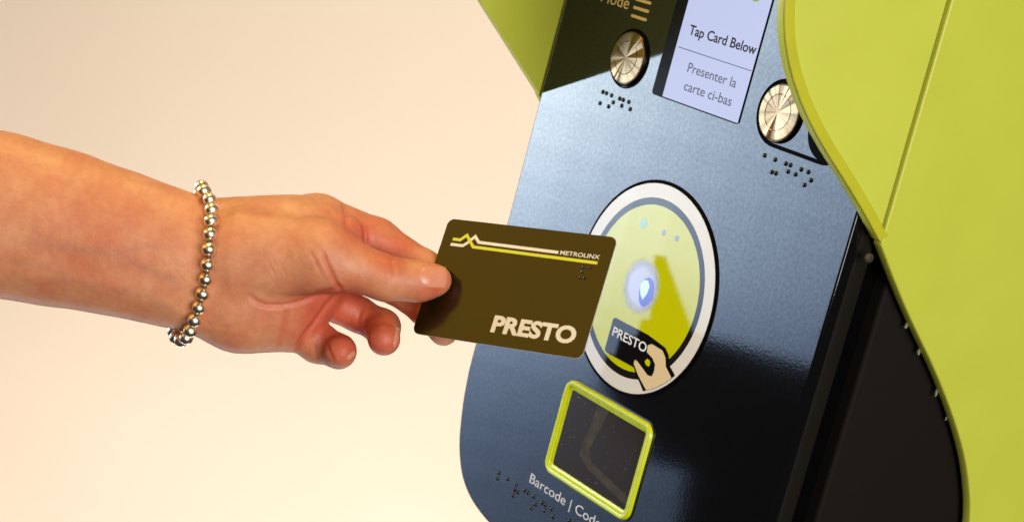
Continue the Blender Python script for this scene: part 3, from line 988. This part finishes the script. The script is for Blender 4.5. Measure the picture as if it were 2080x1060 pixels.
flush = 0.25 + 0.75 * np.clip(blob(640, 650, 60) * .75 + blob(490, 660, 90) * .25 + blob(890, 575, 30) + blob(785, 690, 40) + blob(700, 710, 35) + blob(690, 630, 60) + blob(720, 455, 50) * .7 + blob(800, 500, 55) * .8 + blob(740, 650, 50) * .8 + blob(860, 640, 40) + blob(200, 500, 120) * .35, 0, 1)
flush += 0.3 * crease_red
flush += 0.12 * np.sin(PX * .05) * np.sin(PY * .06 + 1)
HW_ = (PV / 1000.0 - TC) @ RC
WV = np.stack([HW_[:, 0], HW_[:, 2], -HW_[:, 1] + ZC], 1)
root = WV[np.argmin(WV[:, 0])]
PERSON = obj_from('person', WV, Q.tolist(), M_skin, None, smooth=True)
bm = bmesh.new(); bm.from_mesh(PERSON.data)
bmesh.ops.recalc_face_normals(bm, faces=bm.faces)
for f in bm.faces:
    f.smooth = True
bm.to_mesh(PERSON.data); bm.free()
at_ = PERSON.data.attributes.new('flush', 'FLOAT', 'POINT')
at_.data.foreach_set('value', np.clip(flush, 0, 1).astype(np.float32))
vein = np.zeros(len(PV))
for pts_, w_, k_ in (([(20, 470), (120, 500), (230, 515), (330, 560), (400, 600)], 9, 0.5), ([(60, 560), (180, 575), (300, 600), (370, 640)], 8, 0.42),
                     ([(230, 515), (300, 500), (380, 500)], 7, 0.32), ([(0, 520), (90, 545), (180, 575)], 8, 0.35)):
    d_, t_ = seg_dist(PX, PY, pts_)
    vein = np.maximum(vein, 0.55 * k_ * np.exp(-(d_ / w_) ** 2) * np.clip(np.minimum(t_, 1 - t_) * 6, 0, 1) * front)
av_ = PERSON.data.attributes.new('vein', 'FLOAT', 'POINT')
av_.data.foreach_set('value', vein.astype(np.float32))
PERSON['label'] = 'person reaching in with bare forearm, thumb pressed on a dark card'
PERSON['category'] = 'person'


def march(px, py, z0, z1, back=False):
    """depth where the sight line through (px, py) meets the skin"""
    px, py = np.atleast_1d(px).astype(float), np.atleast_1d(py).astype(float)
    zs = np.linspace(z0, z1, 400)
    if back:
        zs = zs[::-1]
    out = np.full(px.shape, np.nan)
    for z in zs:
        d = SDF(((px - CX) * z / FPX).astype(np.float32), ((py - CY) * z / FPX).astype(np.float32), np.full(px.shape, z, np.float32))
        m_ = np.isnan(out) & (d < 0.0)
        out[m_] = z
    return out


def nail(cx, cy, ang, L, Wd, z0, z1, lift=0.32):
    """curved nail plate laid on the finger"""
    ca, sa = math.cos(math.radians(ang)), math.sin(math.radians(ang))
    U, Vv = np.meshgrid(np.linspace(-1, 1, 15), np.linspace(-1, 1, 11), indexing='ij')
    # squircle outline
    uu = U * np.sqrt(1 - 0.80 * Vv ** 2 * (U < 0)) * np.sqrt(np.clip(1 - 0.22 * Vv ** 2, 0, 1))
    x = cx + (uu * L / 2) * ca - (Vv * Wd / 2) * sa
    y = cy + (uu * L / 2) * sa + (Vv * Wd / 2) * ca
    z = march(x.ravel(), y.ravel(), z0, z1)
    if np.isnan(z).any():
        z = np.where(np.isnan(z), np.nanmax(z), z)
    P = np.stack([(x.ravel() - CX) * z / FPX, (y.ravel() - CY) * z / FPX, z], 1)
    N = grad(P); N /= np.linalg.norm(N, axis=1)[:, None]
    edge_ = np.maximum(np.abs(U), np.abs(Vv)).ravel()
    top = P + N * (lift * (1 - np.clip((edge_ - 0.75) / 0.25, 0, 1) ** 2 * 0.75))[:, None]
    low = P - N * 0.5
    a_, b_ = U.shape
    pts = np.concatenate([top, low])
    w = (pts / 1000 - TC) @ RC
    w = np.stack([w[:, 0], w[:, 2], -w[:, 1] + ZC], 1)
    n_ = a_ * b_
    F = []
    for i in range(a_ - 1):
        for j in range(b_ - 1):
            q = (i * b_ + j, i * b_ + j + 1, (i + 1) * b_ + j + 1, (i + 1) * b_ + j)
            F.append(q); F.append(tuple(n_ + k for k in reversed(q)))
    rim = [j for j in range(b_)] + [i * b_ + b_ - 1 for i in range(1, a_)] + [(a_ - 1) * b_ + j for j in range(b_ - 2, -1, -1)] + [i * b_ for i in range(a_ - 2, 0, -1)]
    for p, q in zip(rim, rim[1:] + rim[:1]):
        F.append((p, p + n_, q + n_, q))
    o = obj_from('fingernail', w, F, M_nail, PERSON)
    return tidy(o)


nail(879, 562, 3, 58, 42, 830, 870)
nail(804, 686, -80, 42, 8, 840, 890, 0.4)
nail(713, 722, -42, 22, 10, 835, 890, 0.3)

# ------------------------------------------------------------------ the bead bracelet
fr = [(403, 390), (414, 392), (424, 397), (431, 407), (436, 425), (438, 451), (437, 479), (434, 509), (429, 539), (422, 572), (415, 601), (408, 627), (400, 653), (391, 674), (382, 688), (370, 698), (358, 694)]
BR_R = 3.15
wristc = (405, 552)
loop = []
for px, py in fr:
    # pull the sight line just inside the outline where the loop turns over the edge of the wrist
    zf = march(px, py, 815, 890)[0]
    if np.isnan(zf):
        zf = None
    loop.append([px, py, zf])
zs = [l[2] for l in loop if l[2]]
pts = []
for px, py, zf in loop:
    if zf is None:
        zf = 852.0 if py < 500 else 858.0
    pts.append(J(px, py, zf))
pts = np.array(pts)
# far half of the loop, round the back of the wrist
bk = [(346, 672, 868), (350, 640, 878), (362, 590, 884), (372, 540, 886), (380, 490, 884), (388, 440, 878), (392, 408, 868)]
pts = np.concatenate([pts, np.array([J(*q) for q in bk])])
# settle every point on the skin
for _ in range(12):
    d = SDF(*pts.astype(np.float32).T); g = grad(pts); g /= np.linalg.norm(g, axis=1)[:, None]
    stepv = g * (BR_R + 0.15 - d)[:, None] * 0.7
    stepv[:17, :2] *= 0.25
    pts = pts + stepv
for _ in range(3):
    pts = 0.5 * pts + 0.25 * (np.roll(pts, 1, 0) + np.roll(pts, -1, 0))
    d = SDF(*pts.astype(np.float32).T); g = grad(pts); g /= np.linalg.norm(g, axis=1)[:, None]
    pts = pts + g * (BR_R + 0.1 - d)[:, None]
cl = np.concatenate([pts, pts[:1]])
seg = np.linalg.norm(np.diff(cl, axis=0), axis=1); cum = np.concatenate([[0], np.cumsum(seg)])
NB = int(round(cum[-1] / (2 * BR_R * 1.03)))
BRA = thing('bead_bracelet', 'bracelet of small polished silver beads worn round the wrist', 'bracelet', c2w(pts.mean(0) / 1000))
o0 = BRA.location.copy()
bm = bmesh.new()
bmesh.ops.create_uvsphere(bm, u_segments=28, v_segments=18, radius=BR_R / 1000)
for f in bm.faces:
    f.smooth = True
bead = bpy.data.meshes.new('bead'); bm.to_mesh(bead); bm.free(); bead.materials.append(M_bead)
cen = []
for i in range(NB):
    s = cum[-1] * i / NB
    k = np.searchsorted(cum, s, 'right') - 1
    t = (s - cum[k]) / seg[k]
    p = cl[k] * (1 - t) + cl[k + 1] * t
    cen.append(p)
cen = np.array(cen)
for _ in range(6):
    d = SDF(*cen.astype(np.float32).T); g = grad(cen); g /= np.linalg.norm(g, axis=1)[:, None]
    cen = cen + g * (np.maximum(BR_R - 0.1 - d, 0))[:, None]
for i in range(NB):
    o = link_mesh('bead', bead, BRA, c2w(cen[i] / 1000) - o0)
    tn = c2wdir(cen[(i + 1) % NB] - cen[i - 1]).normalized()
    o.rotation_mode = 'QUATERNION'
    o.rotation_quaternion = tn.to_track_quat('Z', 'Y')
    sq = 1 + 0.03 * math.sin(i * 2.3)
    o.scale = (sq, sq, 0.94)
# elastic cord through the beads
vs, fs = [], []
ns = 8
for i in range(NB):
    c0 = c2w(cen[i] / 1000) - o0
    tn = c2wdir(cen[(i + 1) % NB] - cen[i - 1]).normalized()
    u = tn.orthogonal().normalized(); u = (Vector((0.3, 0.5, 0.8)) - tn * tn.dot(Vector((0.3, 0.5, 0.8)))).normalized(); w = tn.cross(u)
    for k in range(ns):
        a = 2 * math.pi * k / ns
        vs.append(c0 + (u * math.cos(a) + w * math.sin(a)) * 0.0011)
for i in range(NB):
    for k in range(ns):
        a, b2 = i * ns, ((i + 1) % NB) * ns
        fs.append((a + k, a + (k + 1) % ns, b2 + (k + 1) % ns, b2 + k))
obj_from('elastic_cord', vs, fs, M_cord, BRA, smooth=True)
